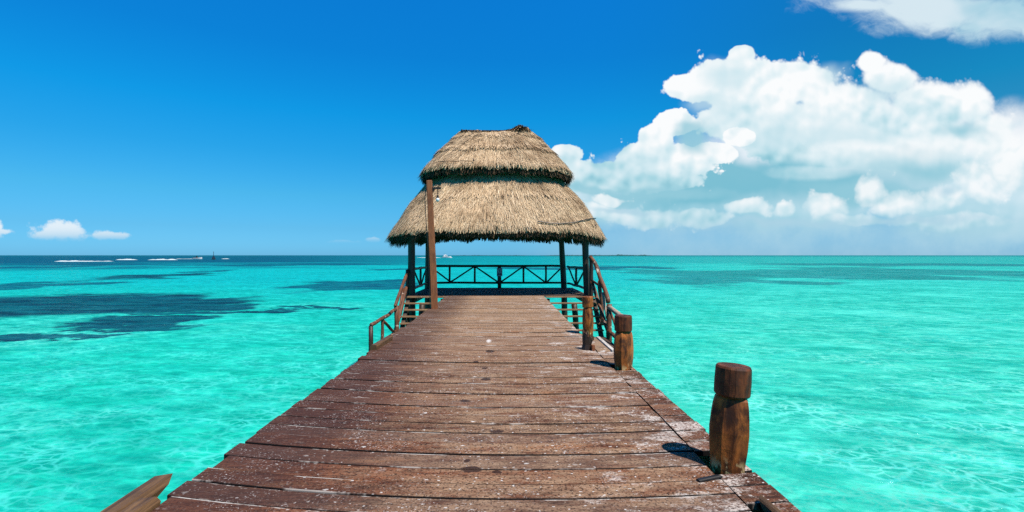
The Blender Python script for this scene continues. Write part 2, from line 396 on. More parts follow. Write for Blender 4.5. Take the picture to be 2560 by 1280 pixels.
def mat_water():
    m, t, out = new_mat('clear shallow sea water')
    pos = t.node('ShaderNodeNewGeometry').outputs['Position']
    flat = t.scale(pos, (1, 1, 0))
    p = t.sep(flat)
    dist = t.vm('LENGTH', flat)
    rot = t.node('ShaderNodeVectorRotate', rotation_type='Z_AXIS'); t.put(rot.inputs['Vector'], flat); rot.inputs['Angle'].default_value = R(14)
    wv = rot.outputs[0]
    w1 = t.noise(t.scale(wv, (.45, 1.15, 1)), .75, 5, .6, .6)
    w2 = t.noise(t.scale(wv, (.8, 1.6, 1)), 2.6, 5, .62, .8)
    w3 = t.noise(t.scale(wv, (.35, 1, 1)), .12, 3, .5)
    h = t.m('ADD', t.m('ADD', t.m('MULTIPLY', w1, .55), t.m('MULTIPLY', w2, .16)), t.m('MULTIPLY', w3, 1.1))
    nrm = t.bump(h, 1.0, .34)
    # light on the ripples painted into the tint: bright caustic net, dark wave faces
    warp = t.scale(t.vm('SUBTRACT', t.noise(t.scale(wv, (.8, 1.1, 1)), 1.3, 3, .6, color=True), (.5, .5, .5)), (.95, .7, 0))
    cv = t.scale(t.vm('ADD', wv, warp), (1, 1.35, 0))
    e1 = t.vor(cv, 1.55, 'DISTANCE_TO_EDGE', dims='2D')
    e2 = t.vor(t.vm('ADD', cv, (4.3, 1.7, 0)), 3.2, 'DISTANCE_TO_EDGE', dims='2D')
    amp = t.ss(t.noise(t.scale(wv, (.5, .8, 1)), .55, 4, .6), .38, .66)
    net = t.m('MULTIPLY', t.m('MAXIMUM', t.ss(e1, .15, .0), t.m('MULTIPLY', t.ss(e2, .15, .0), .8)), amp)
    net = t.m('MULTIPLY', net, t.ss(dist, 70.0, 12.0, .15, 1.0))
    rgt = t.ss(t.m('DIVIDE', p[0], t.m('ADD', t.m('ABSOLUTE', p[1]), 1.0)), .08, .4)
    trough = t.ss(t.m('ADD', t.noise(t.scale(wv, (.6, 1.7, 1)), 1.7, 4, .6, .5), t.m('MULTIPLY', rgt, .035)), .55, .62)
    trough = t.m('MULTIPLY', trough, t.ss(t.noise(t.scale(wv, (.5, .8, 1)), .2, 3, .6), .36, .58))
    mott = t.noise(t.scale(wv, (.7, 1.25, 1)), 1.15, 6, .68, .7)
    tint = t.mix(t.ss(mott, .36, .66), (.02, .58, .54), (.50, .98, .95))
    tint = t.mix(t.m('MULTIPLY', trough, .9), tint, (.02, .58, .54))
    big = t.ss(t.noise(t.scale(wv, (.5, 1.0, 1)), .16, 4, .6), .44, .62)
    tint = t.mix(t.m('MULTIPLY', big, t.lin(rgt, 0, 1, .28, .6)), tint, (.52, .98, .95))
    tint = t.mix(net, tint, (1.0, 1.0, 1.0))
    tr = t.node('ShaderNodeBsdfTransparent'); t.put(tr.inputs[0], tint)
    df = t.node('ShaderNodeBsdfDiffuse'); t.put(df.inputs[0], (.10, .60, .57, 1)); t.l.new(nrm, df.inputs['Normal'])
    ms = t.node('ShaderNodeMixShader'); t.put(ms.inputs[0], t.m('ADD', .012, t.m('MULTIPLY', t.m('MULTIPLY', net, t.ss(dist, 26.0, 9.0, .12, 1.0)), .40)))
    t.l.new(tr.outputs[0], ms.inputs[1]); t.l.new(df.outputs[0], ms.inputs[2])
    gl = t.node('ShaderNodeBsdfGlossy'); gl.inputs['Roughness'].default_value = .12
    t.put(gl.inputs[0], (.7, .95, 1, 1)); t.l.new(nrm, gl.inputs['Normal'])
    fr = t.node('ShaderNodeFresnel'); fr.inputs['IOR'].default_value = 1.33; t.l.new(nrm, fr.inputs['Normal'])
    fac = t.m('MINIMUM', t.m('MULTIPLY', fr.outputs[0], .45), .075)
    mg = t.node('ShaderNodeMixShader'); t.l.new(fac, mg.inputs[0])
    t.l.new(ms.outputs[0], mg.inputs[1]); t.l.new(gl.outputs[0], mg.inputs[2])
    t.l.new(mg.outputs[0], out.inputs[0])
    return m

M = dict(
    deck=mat_deck(),
    dark=mat_wood('dark oiled pole', (.018, .011, .008), (.065, .038, .024), (.16, .085, .045), .02, .5),
    rail=mat_wood('weathered rail pole', (.075, .027, .014), (.25, .095, .042), (.48, .28, .15), .04, .6, bleach=.12),
    pale=mat_wood('sun bleached pole', (.34, .24, .17), (.58, .46, .36), (.14, .07, .04), .04, .75),
    tread=mat_wood('worn stair tread', (.16, .08, .038), (.40, .24, .12), (.58, .47, .36), .06, .7),
    timber=mat_wood('red brown sawn timber', (.17, .050, .017), (.38, .13, .042), (.48, .26, .10), .0, .6),
    log=mat_wood('golden brown log', (.07, .034, .012), (.22, .115, .042), (.40, .25, .11), .02, .55),
    side=mat_wood('tan side board', (.22, .13, .075), (.42, .28, .17), (.68, .62, .58), .08, .8),
    white_wood=mat_wood('salt whitened board', (.48, .42, .36), (.80, .76, .70), (.30, .2, .13), .02, .8),
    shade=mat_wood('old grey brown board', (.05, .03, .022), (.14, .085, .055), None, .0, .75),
    bollard=mat_bollard(),
    bhead=mat_bollard('dark stained log end', (.030, .009, .005), (.20, .055, .016)),
    thatch=mat_thatch(),
    black=mat_plain('black rubber', (.012, .012, .013), .5),
    iron=mat_plain('dark iron', (.03, .028, .028), .5, .5, .6),
    bulb=mat_plain('white glass', (.8, .82, .85), .12, .6, var=.05),
    white=mat_plain('white gelcoat', (.80, .82, .83), .25, .5, var=.08, sc_=.8),
    glass=mat_plain('dark window glass', (.02, .03, .04), .1, .6, var=.1),
    foam=mat_plain('white sea foam', (.62, .70, .72), .9, .1, var=.3, sc_=.25),
    shore=mat_plain('far green shore', (.035, .085, .07), .9, .1, var=.5, sc_=.02),
    signp=mat_plain('faded violet sign face', (.50, .42, .68), .5, .4, var=.2),
    signw=mat_plain('pale sign paint', (.85, .82, .9), .5, .4, var=.1),
    signd=mat_plain('deep violet sign ink', (.045, .03, .11), .5, .4, var=.1),
)

# ------------------------------------------------------------------ sea, bed and far shore
def sheet(name, z, mat, x, y0, y1):
    m = MB(); m.v = [(-x, y0, z), (x, y0, z), (x, y1, z), (-x, y1, z)]
    m.face([0, 1, 2, 3])
    return tag(m.build(name, mat), kind='structure')
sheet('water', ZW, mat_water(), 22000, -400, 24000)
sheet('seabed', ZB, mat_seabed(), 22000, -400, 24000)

def ridge(name, mat, x0, x1, y, h, wid, seed, base=ZW, step=None, taper=True, sc_=1.0):
    """long low mound with an uneven crest, closed in front and behind"""
    m = MB(); n = max(12, int((x1 - x0) / (step or 4))); rows = 5
    for i in range(n + 1):
        t = i / n; x = x0 + (x1 - x0) * t
        e = min(1.0, min(t, 1 - t) * 7) if taper else 1.0
        hh = h * e * (.35 + .9 * abs(mnoise.noise(Vector((x * .11 * sc_, seed, 0)))) + .5 * abs(mnoise.noise(Vector((x * .5 * sc_, seed, 3)))))
        yy = y + wid * .6 * mnoise.noise(Vector((x * .05 * sc_, seed, 7)))
        for j in range(rows):
            a = math.pi * j / (rows - 1)
            m.v.append((x, yy - math.cos(a) * wid * .5, base - .05 + hh * math.sin(a) * (1 + .2 * mnoise.noise(Vector((x * .7 * sc_, j, seed))))))
    for i in range(n):
        for j in range(rows - 1):
            b = i * rows + j
            m.face([b, b + rows, b + rows + 1, b + 1])
    return m.build(name, mat, smooth=True)

tag(ridge('coastline', M['shore'], 300, 1320, 4200, 10, 120, 3.0, step=9, sc_=.35), kind='structure')
tag(ridge('coastline', M['shore'], -560, 300, 5200, 6, 120, 5.0, step=9, sc_=.3), kind='structure')

# ------------------------------------------------------------------ pier
XL, XS, XR = -2.29, 1.60, 1.91
PY0, PY1 = .6, 20.42
def bow(x, y): return .046 * (x - .42) ** 2 * max(0.0, min(1.0, (18.0 - y) / 8.0))

pier = thing('wooden_pier', (0, 10.5, 0), 'long wooden pier with red brown worn planks leading out to the thatched shelter', 'pier')
def plank(m, x0, x1, y0, y1, z, th, r, seg=8, tilt=0.0, ph=0.0):
    b = len(m.v)
    for i in range(seg + 1):
        x = x0 + (x1 - x0) * i / seg
        by = bow(x, y0)
        w = .006 * mnoise.noise(Vector((x * .9, y0 * 3 + ph, 1)))
        w2 = .006 * mnoise.noise(Vector((x * .9, y0 * 3 + ph, 7)))
        zz = z + .005 * mnoise.noise(Vector((x * .7, y0 * 2.1, 3))) + tilt * (x - x0)
        m.v += [(x, y0 + by + w, zz - th), (x, y0 + by + w, zz - .006), (x, y0 + by + w + .006, zz), (x, y1 + by + w2 - .006, zz), (x, y1 + by + w2, zz - .006), (x, y1 + by + w2, zz - th)]
    for i in range(seg):
        a = b + i * 6; c = a + 6
        for k, (v0, v1) in enumerate(((0, 0), (0, .02), (.02, .98), (.98, 1), (1, 1))):
            m.face([a + k, c + k, c + k + 1, a + k + 1], [(0, v0), (1, v0), (1, v1), (0, v1)], r)
        m.face([a + 5, c + 5, c, a], None, r)
    for e, rev in ((b, False), (b + seg * 6, True)):
        idx = [e + k for k in range(6)]
        m.face(idx[::-1] if not rev else idx, None, r)
dk = MB(); y = PY0
while y < PY1 - .05:
    w = rng.uniform(.215, .31)
    y1 = min(y + w, PY1)
    r = rng.random()
    xl = XL + rng.uniform(-.03, .03); xr = (XS if y < 10.1 else 1.64) + rng.uniform(-.006, .004)
    dz = rng.uniform(-.006, .006)
    plank(dk, xl, xr, y, y1 - (rng.uniform(.005, .009) if rng.random() < .7 else rng.uniform(.011, .019)), dz, .045, r, 10, rng.uniform(-.0012, .0012))
    y = y1
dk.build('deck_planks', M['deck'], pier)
sd = MB(); y = PY0
HOLES = [(3.70, 4.12), (7.05, 7.44)]
while y < 8.45:
    w = rng.uniform(.19, .26); y1 = min(y + w, 8.47)
    hole = [h for h in HOLES if y < h[1] and y1 > h[0]]
    for h in hole:
        if y < h[0] - .06: plank(sd, XS + .014, XR + rng.uniform(-.012, .012), y, h[0], .001, .045, rng.random(), 3)
        y = h[1]; y1 = min(y + w, 8.47)
        plank(sd, XR - .055, XR + .004, h[0] + .006, h[1] - .006, -.004, .045, .9, 2)   # the outer strip past the post
    gap = rng.uniform(.007, .014)
    if not (y < 3.22 < y1):
        plank(sd, XS + .014, XR + rng.uniform(-.014, .014), y, y1 - gap, rng.uniform(-.004, .004), .045, rng.random(), 3)
    else:
        plank(sd, XS + .10, XR + .005, y, y1 - gap, .0, .045, rng.random(), 3)
    y = y1
sd.build('side_boards', M['deck'], pier)
# pale new boards at the end of the side strip
ps = MB()
for k in range(7):
    plank(ps, XS + .02, XR - .01 + .012 * (k % 2), 8.49 + k * .205, 8.685 + k * .205, .003, .045, rng.random(), 3)
ps.build('pale_side_boards', M['side'], pier)
ps = MB(); ps.box((XR - .02, 9.22, .006), (.03, .72, .022)); ps.build('edge_board', M['white_wood'], pier)
#, M['side'], pier)
for x in (XL + .18, -.3, XS - .12):
    bm_ = MB(); bm_.box((x, (PY0 + PY1) / 2, -.175), (.07, (PY1 - PY0) / 2 - .05, .12)); bm_.build('joist', M['shade'], pier)
bm_ = MB(); bm_.box((XR - .1, 5.3, -.175), (.045, 4.6, .12)); bm_.build('joist', M['shade'], pier)
for yy in (1.5, 5.2, 9.0, 12.8, 16.6):
    for x in (XL + .30, XS - .27):
        pole('pile', M['dark'], pier, (x, yy, ZB - .3), (x, yy, -.06), .14, .13, 10)
    bm_ = MB(); bm_.box(((XL + XS) / 2, yy + .22, -.40), ((XS - XL) / 2 - .02, .07, .10)); bm_.build('cross_beam', M['shade'], pier)

# ------------------------------------------------------------------ mooring bollards
def make_bollard(seed, label):
    root = thing('mooring_bollard', (0, 0, 0), label, 'bollard', 'carved mooring bollards along the right edge of the pier')
    n = 9; rs = random.Random(seed)
    fac = [rs.uniform(.88, 1.07) for _ in range(n)]
    def lathe(prof, fl=1.0, nn_=9):
        m = MB(); n = nn_
        for j, (z, r) in enumerate(prof):
            for k in range(n):
                a = 2 * math.pi * k / n + .2
                f = 1 + (fac[k % 9] - 1) * fl + .02 * mnoise.noise(Vector((k * .9, z * 4, seed)))
                m.v.append((math.cos(a) * r * f, math.sin(a) * r * f, z))
        for j in range(len(prof) - 1):
            for k in range(n):
                k2 = (k + 1) % n; b = j * n
                m.face([b + k, b + k2, b + n + k2, b + n + k])
        m.face(list(reversed(range(n)))); e = (len(prof) - 1) * n
        m.face([e + k for k in range(n)])
        return m
    lathe([(-1.2, .118), (-.06, .122), (.04, .128), (.16, .141), (.28, .146), (.40, .139), (.48, .130), (.53, .119), (.548, .106)], 1.5).build('shaft', M['bollard'], root)
    lathe([(.549, .105), (.558, .119), (.568, .124), (.66, .126), (.77, .123), (.786, .114)], .12, 20).build('head', M['bhead'], root, bevel=.003)
    return root
b1 = make_bollard(3, 'biggest carved brown bollard with faceted sides standing in a hole at the near right edge')
x, y = at(1818, 1172); b1.location = (x + .03, y + .03, 0); b1.scale = (1.08, 1.08, 1.0); b1.rotation_euler = (R(.5), R(3.6), R(10))
b2 = copy_tree(b1); b2['label'] = 'middle carved brown bollard between the nearest bollard and the stair railing'
x, y = at(1561, 921); b2.scale = (1.04, 1.04, 1.0); b2.location = (x, y + .04, -.02); b2.rotation_euler = (0, R(.3), R(75))
b3 = copy_tree(b1); b3['label'] = 'smallest looking orange brown bollard just behind the broken stump in front of the right stairs'
x, y = at(1473, 836); b3.location = (x, y + .05, 0); b3.rotation_euler = (R(-.6), R(1.4), R(140)); b3.scale = (.92, .92, 1.0)
for ch_ in b3.children:
    if ch_.name.startswith('head'):
        ch_.data = ch_.data.copy(); ch_.data.materials[0] = M['bollard']

# broken stump in front of the third bollard
x, y = at(1470, 874)
st = thing('wooden_stump', (x, y, 0), 'short broken dark stump with a slanted splintered top on the deck edge', 'stump')
m = MB(); n = 9
for j, z in enumerate((-.5, .0, .09, .17, .22)):
    for k in range(n):
        a = 2 * math.pi * k / n
        r = (.095, .092, .082, .098, .104)[j] * (1 + .1 * mnoise.noise(Vector((k * .8, z * 6, 2))))
        zz = z if j < 4 else .25 - .07 * math.cos(a) + .03 * mnoise.noise(Vector((k * 1.7, 1, 4)))
        m.v.append((x + math.cos(a) * r + z * .1 - .02, y + math.sin(a) * r, zz))
for j in range(4):
    for k in range(n):
        m.face([j * n + k, j * n + (k + 1) % n, (j + 1) * n + (k + 1) % n, (j + 1) * n + k])
m.face([4 * n + k for k in range(n)]); m.face(list(reversed(range(n))))
m.build('trunk', M['dark'], st)
m = MB(); m.box((x + .075, y - .10, .045), (.026, .03, .05), rot=.2); m.build('chock', M['timber'], st, bevel=.004)
m = MB()
for k in range(7):
    a = 2 * math.pi * k / 7
    m.tube([(x + .005 + math.cos(a) * .085, y + math.sin(a) * .085, .22 - .06 * math.cos(a)), (x + .005 + math.cos(a) * .10, y + math.sin(a) * .10, .285 - .07 * math.cos(a) + rng.uniform(-.02, .03))], [.022, .006], 5)
m.build('splinters', M['rail'], st)

# ------------------------------------------------------------------ timber odds and ends on the deck
def hewn(name, label, cat, pts, hw, hh, mat, tip=None):
    """squared log along pts, cut to a point"""
    a, b = Vector(pts[0]), Vector(pts[1]); d = (b - a).normalized(); s_ = d.cross(Vector((0, 0, 1))).normalized(); u = s_.cross(d)
    root = thing(name, tuple(a), label, cat)
    m = MB(); N = 7
    for i in range(N):
        t = i / (N - 1); c = a.lerp(b, t)
        for k in range(8):
            an = 2 * math.pi * (k + .5) / 8
            cx_, cy_ = math.copysign(abs(math.cos(an)) ** .6, math.cos(an)), math.copysign(abs(math.sin(an)) ** .6, math.sin(an))
            j = 1 + .08 * mnoise.noise(Vector((k * .7, t * 6, hw * 90)))
            off = Vector((0, 0, 0))
            if i == N - 1 and tip: off = d * (tip[0] * cx_ + tip[1] * cy_)
            q = c + s_ * (cx_ * hw * j) + u * (cy_ * hh * j) + off
            m.v.append(tuple(q))
    for i in range(N - 1):
        for k in range(8):
            L0, L1 = (a.lerp(b, i / (N - 1)) - a).length, (a.lerp(b, (i + 1) / (N - 1)) - a).length
            m.face([i * 8 + k, (i + 1) * 8 + k, (i + 1) * 8 + (k + 1) % 8, i * 8 + (k + 1) % 8], [(L0, k * .06), (L1, k * .06), (L1, k * .06 + .06), (L0, k * .06 + .06)])
    m.face(list(range(8))); m.face([(N - 1) * 8 + k for k in reversed(range(8))])
    m.build('log_body', mat, root)
    return root
hewn('cut_log', 'golden brown log with a sharply slanted end beside the near left corner', 'log', [(-2.50, 1.6, -.07), (-2.50, 3.44, -.06)], .085, .095, M['log'], (.05, .30))
hewn('kerb_log', 'stubby brown log end between the slanted log and the planks', 'log', [(-2.34, 1.6, -.03), (-2.335, 3.30, -.02)], .075, .08, M['log'], (.03, .03))
x, y = at(966, 868)
hewn('edge_block', 'yellowish brown timber block on the left deck edge below the landing railing', 'timber block', [(-2.26, 8.75, .03), (-2.21, 9.75, .035)], .06, .06, M['log'], (.02, .03))
x, y = at(1780, 1206)
hewn('wood_splinter', 'black curled wood splinter lying by the foot of the nearest bollard', 'splinter', [(x - .10, y - .02, .008), (x + .075, y + .035, .016)], .022, .012, M['black'], (.02, 0))
hewn('wood_wedge', 'orange brown wedge of wood in a gap at the bottom right corner', 'wedge', [(1.78, 2.9, -.02), (1.715, 3.275, .012)], .03, .035, M['log'], (.02, .03))

# ------------------------------------------------------------------ lamp post on the left edge
x, y = at(1087, 771)
lp = thing('lamp_post', (x, y, 0), 'tall square red brown lamp post with a bare hanging bulb at the left deck edge', 'lamp post')
m = MB()
tx = (1074 - CX) * y / F
pts = [(x, y, -1.2), (x, y, 0), (x - .03, y, 1.0), (x - .10, y, 2.4), (tx, y, 3.96)]
m.tube(pts, [.132, .132, .128, .122, .115], 4, ph=math.pi / 4)
po = m.build('pole', M['timber'], lp, bevel=.012)
m = MB(); m.box((tx + .20, y - .02, 3.72), (.16, .022, .03)); m.box((tx + .10, y - .02, 3.66), (.06, .018, .04)); bk = m.build('bracket', M['iron'], lp)
m = MB(); m.tube([(tx + .26, y - .02, 3.70), (tx + .26, y - .02, 3.50)], .012, 6); m.tube([(tx + .26, y - .02, 3.50), (tx + .26, y - .02, 3.42)], [.03, .035], 8); sk = m.build('lamp_socket', M['iron'], bk)
m = MB(); m.tube([(tx + .26, y - .02, 3.42), (tx + .26, y - .02, 3.39), (tx + .26, y - .02, 3.34), (tx + .26, y - .02, 3.30)], [.03, .055, .06, .025], 10); m.build('bulb', M['bulb'], bk, smooth=True)
m = MB(); m.tube([(tx - .09, y - .05, 3.75), (tx - .13, y - .05, 3.4), (tx - .10, y - .06, 2.8), (x - .2, y - .06, 2.0), (x - .155, y - .06, 1.0), (x - .13, y - .06, .1)], .011, 6); m.build('cable', M['black'], lp)

# ------------------------------------------------------------------ pavilion
PC = (-.28, 23.0)
pv = thing('thatched_pavilion', (PC[0], PC[1], 0), 'two tiered palm thatched shelter on dark posts at the end of the pier', 'pavilion')
fl = MB(); y = 20.45
while y < 25.5:
    y1 = min(y + rng.uniform(.18, .24), 25.55)
    b = len(fl.v); fl.box((-.18, (y + y1) / 2 - .004, -.028 + rng.uniform(-.004, .004)), (3.72, (y1 - y) / 2 - .006, .022), r=rng.random()); y = y1
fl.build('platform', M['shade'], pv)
for x in (-3.6, -1.2, 1.2, 3.3):
    m = MB(); m.box((x, 23.0, -.16), (.06, 2.48, .10)); m.build('joist', M['shade'], pv)
posts = {'fl': ((-3.79, 20.85), (-3.82, 20.85), .155), 'fr': ((3.53, 20.9), (3.40, 20.95), .145),
         'bl': ((-3.72, 25.0), (-3.75, 25.0), .165), 'br': ((3.14, 25.0), (2.86, 25.0), .145)}
for k, ((x0, y0), (x1, y1), r) in posts.items():
    pole('post', M['dark'], pv, (x0, y0, ZB - .4), (x1, y1, 3.35), r * 1.06, r * .93, 12, .1, .02, 12, bend=(.05 if k in ('fr', 'br') else 0, 0, 0))
for (a, b) in ((('fl'), ('fr')), (('bl'), ('br')), (('fl'), ('bl')), (('fr'), ('br'))):
    p0, p1 = posts[a][1], posts[b][1]
    d = (Vector(p1) - Vector(p0)).normalized() * .5
    pole('roof_beam', M['dark'], pv, (p0[0] - d.x, p0[1] - d.y, 2.86), (p1[0] + d.x, p1[1] + d.y, 2.86), .09, .085, 8)

def sell(a, hx, hy, n):
    c, s_ = math.cos(a), math.sin(a)
    return hx * math.copysign(abs(c) ** (2 / n), c), hy * math.copysign(abs(s_) ** (2 / n), s_)

class Tier:
    def __init__(s, bot, top, z0, z1, n0, n1, bulge, cx=PC[0], topoff=0.0):
        s.bot, s.top, s.z0, s.z1, s.n0, s.n1, s.bulge, s.cx, s.to = bot, top, z0, z1, n0, n1, bulge, cx, topoff
    def P(s, a, t):
        """t = 0 at the eave, 1 at the top"""
        x0, y0 = sell(a, *s.bot, s.n0); x1, y1 = sell(a, *s.top, s.n1)
        k = 1 - (1 - t) ** 1.0
        bl = s.bulge * math.sin(math.pi * min(1, max(0, t)))
        lump = .10 * mnoise.noise(Vector((math.cos(a) * 2.4, math.sin(a) * 2.4, t * 1.7 + s.z0))) + .05 * mnoise.noise(Vector((math.cos(a) * 7, math.sin(a) * 7, t * 4 + s.z0)))
        x, y = x0 + (x1 - x0) * k, y0 + (y1 - y0) * k
        L = math.hypot(x0, y0) + 1e-6
        x += (bl + lump) * x0 / L; y += (bl + lump) * y0 / L
        sag = .10 * (1 - min(1, abs(x + .3) / 1.6) ** 2) * t if s.to else 0
        droop = (.34 if not s.to else .16) * (1 - min(1, max(0, t))) * abs(math.cos(a)) ** 3
        return Vector((s.cx + s.to * t + x, PC[1] + y, s.z0 + (s.z1 - s.z0) * t + lump * .4 - sag - droop))
    def frame(s, a, t):
        e = .01
        p = s.P(a, t); dn = (s.P(a, t - e) - s.P(a, t + e)).normalized(); al = (s.P(a + e, t) - s.P(a - e, t)).normalized()
        nn = al.cross(-dn)
        if nn.dot(Vector((math.cos(a), math.sin(a), .5))) < 0: nn = -nn
        return p, dn, al, nn.normalized()
    def samples(s, N, rs):
        """angles spread evenly along the eave"""
        M_ = 720; acc = [0.0]; prev = s.P(0, 0.3)
        for i in range(1, M_ + 1):
            q = s.P(2 * math.pi * i / M_, 0.3); acc.append(acc[-1] + (q - prev).length); prev = q
        out = []
        import bisect
        for _ in range(N):
            L = rs.random() * acc[-1]; i = bisect.bisect(acc, L) - 1; i = min(i, M_ - 1)
            f = (L - acc[i]) / max(1e-6, acc[i + 1] - acc[i]); out.append(2 * math.pi * (i + f) / M_)
        return out

def shell(m, T, th=.16, na=110, nt=10, t1=1.0):
    b = len(m.v)
    for off in (0.0, -th):
        for j in range(nt + 1):
            for i in range(na):
                p, dn, al, nn = T.frame(2 * math.pi * i / na, t1 * j / nt)
                m.v.append(tuple(p + nn * off))
    S = (nt + 1) * na
    for j in range(nt):
        for i in range(na):
            i2 = (i + 1) % na
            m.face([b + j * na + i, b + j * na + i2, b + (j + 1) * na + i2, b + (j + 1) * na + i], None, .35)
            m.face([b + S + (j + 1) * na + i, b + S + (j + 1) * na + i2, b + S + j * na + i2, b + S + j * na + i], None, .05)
    for i in range(na):
        i2 = (i + 1) % na
        m.face([b + i2, b + i, b + S + i, b + S + i2], None, .1)
        e = nt * na
        m.face([b + e + i, b + e + i2, b + S + e + i2, b + S + e + i], None, .2)

def straw(m, p, d, al, nn, L, w, lift, r, curl=0.0):
    b = len(m.v); q = p + d * L + nn * lift + Vector((0, 0, -curl)); mdl = p + d * (L * .5) + nn * (lift * .35)
    w2 = w * .75; w3 = w * .25
    m.v += [tuple(p - al * w * .5), tuple(p + al * w * .5), tuple(mdl + al * w2 * .5), tuple(mdl - al * w2 * .5), tuple(q + al * w3), tuple(q - al * w3)]
    m.face([b, b + 1, b + 2, b + 3], None, r); m.face([b + 3, b + 2, b + 4, b + 5], None, r)

def thatch(T, N, seed, t1=1.0, steps=(), name='thatch'):
    rs = random.Random(seed); m = MB()
    shell(m, T, t1=t1)
    for a in T.samples(N, rs):
        t = rs.random() ** 1.05 * t1 * .985
        p, dn, al, nn = T.frame(a, t)
        d = (dn + al * rs.gauss(0, .16)).normalized()
        r = min(1, max(0, rs.gauss(.62, .19)))
        straw(m, p + nn * rs.uniform(.0, .05), d, al, nn, rs.uniform(.14, .44), rs.uniform(.009, .022), rs.uniform(-.02, .028), r)
    for (ts, raise_, cnt, ln) in steps:     # courses where one layer laps over the next
        for a in T.samples(cnt, rs):
            tt = ts + .05 * mnoise.noise(Vector((math.cos(a) * 3, math.sin(a) * 3, ts * 9))) + rs.uniform(-.01, .03)
            p, dn, al, nn = T.frame(a, tt)
            d = (dn + al * rs.gauss(0, .14)).normalized()
            straw(m, p + nn * rs.uniform(.02, raise_), d, al, nn, rs.uniform(.5, 1.1) * ln, rs.uniform(.02, .045), raise_ * rs.uniform(.6, 1.2), min(1, max(0, rs.gauss(.55, .25))))
    # ragged eave fringe hanging in clumps, sun side layer and under layer painted dark as eave shadow
    for a in T.samples(int(N * .20), rs):
        pe = T.P(a, 0); cl = 1.2 * mnoise.noise(Vector((pe.x * 1.3, pe.y * 1.3, seed))) + 1.1 * mnoise.noise(Vector((pe.x * 3.6, pe.y * 3.6, seed)))
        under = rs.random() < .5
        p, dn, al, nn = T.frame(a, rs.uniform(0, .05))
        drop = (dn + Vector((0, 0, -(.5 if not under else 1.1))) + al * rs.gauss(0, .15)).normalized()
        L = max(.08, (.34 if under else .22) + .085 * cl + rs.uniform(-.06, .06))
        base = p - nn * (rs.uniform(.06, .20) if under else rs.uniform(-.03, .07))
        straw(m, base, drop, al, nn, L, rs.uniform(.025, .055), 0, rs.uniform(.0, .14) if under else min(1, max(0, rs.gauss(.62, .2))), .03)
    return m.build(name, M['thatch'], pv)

LOW = Tier((4.68, 3.55), (2.50, 1.35), 2.80, 5.50, 3.2, 2.6, .16)
UPP = Tier((3.36, 2.35), (1.50, .16), 5.46, 7.38, 2.9, 2.6, .10, cx=PC[0], topoff=-.08)
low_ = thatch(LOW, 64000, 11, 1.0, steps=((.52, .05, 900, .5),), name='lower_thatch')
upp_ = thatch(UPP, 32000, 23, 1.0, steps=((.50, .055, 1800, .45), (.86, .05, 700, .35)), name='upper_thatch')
# dark ridge cap of matted fronds
rs = random.Random(5); m = MB()
for i in range(1500):
    u = rs.random(); big = math.exp(-((u - .86) / .12) ** 2)
    x = PC[0] - .08 - 1.55 + 3.10 * u
    zt = 7.38 + .05 * mnoise.noise(Vector((x * 3, 0, 0))) + .24 * big - .06 * math.exp(-((u - .5) / .3) ** 2)
    s_ = rs.choice((-1, -1, 1)); p = Vector((x, PC[1] + rs.uniform(-.10, .10), zt + rs.uniform(-.06, .04)))
    d = Vector((rs.gauss(0, .5), s_ * rs.uniform(.5, 1), -rs.uniform(.2, 1.1))).normalized()
    al = d.cross(Vector((0, 0, 1))).normalized(); nn = al.cross(d)
    straw(m, p, d, al, nn, rs.uniform(.15, .34) * (1 + .6 * big), rs.uniform(.025, .05), rs.uniform(-.02, .05), rs.uniform(0, .30 if rs.random() < .75 else .7))
for i in range(24):
    x = PC[0] - .08 - 1.48 + 2.96 * i / 23
    m.box((x, PC[1], 7.27 + .10 * math.exp(-((i / 23 - .86) / .14) ** 2)), (.09, .10, .10), r=.1, rot=rs.random())
m.build('ridge_cap', M['thatch'], pv)
# rafters under the lower tier
for i in range(22):
    a = 2 * math.pi * (i + .5) / 22
    p0, d0, a0, n0 = LOW.frame(a, .02); p1, d1, a1, n1 = LOW.frame(a, .95)
    pole('rafter', M['dark'], pv, p0 - n0 * .23, p1 - n1 * .23, .045, .04, 6, segs=3, wob=.005)
m = MB(); ring = [LOW.P(2 * math.pi * i / 60, .10) - LOW.frame(2 * math.pi * i / 60, .10)[3] * .30 for i in range(61)]
m.tube(ring, .03, 6, caps=False); m.build('eave_hoop', M['dark'], pv)
# dark rope slung over the right corner, and a wire on the upper tier
def on_roof(T, X, Y, lift=.10):
    best = None
    for i in range(181):
        a = -math.pi + math.pi * i / 180
        for j in range(41):
            t = j / 40; p = T.P(a, t)
            px, py = CX + F * p.x / p.y, HY - F * (p.z - EYE) / p.y
            e = (px - X) ** 2 + (py - Y) ** 2
            if best is None or e < best[0]: best = (e, a, t)
    p, dn, al, nn = T.frame(best[1], best[2])
    return p + nn * lift
m = MB(); m.tube([on_roof(LOW, X, Y) for X, Y in ((1345, 556), (1375, 562), (1400, 564), (1425, 562), (1445, 556), (1470, 549), (1494, 541))], .022, 6); m.build('rope', M['black'], low_)
m = MB(); m.tube([on_roof(UPP, X, Y, .12) for X, Y in ((1096, 414), (1118, 414), (1140, 413), (1155, 418), (1170, 418), (1186, 413))], .014, 6); m.build('wire', M['dark'], upp_)
m = MB(); m.tube([on_roof(UPP, 1185, 414, .12), on_roof(UPP, 1185, 405, .16)], .02, 6); m.build('wire_hook', M['black'], upp_)

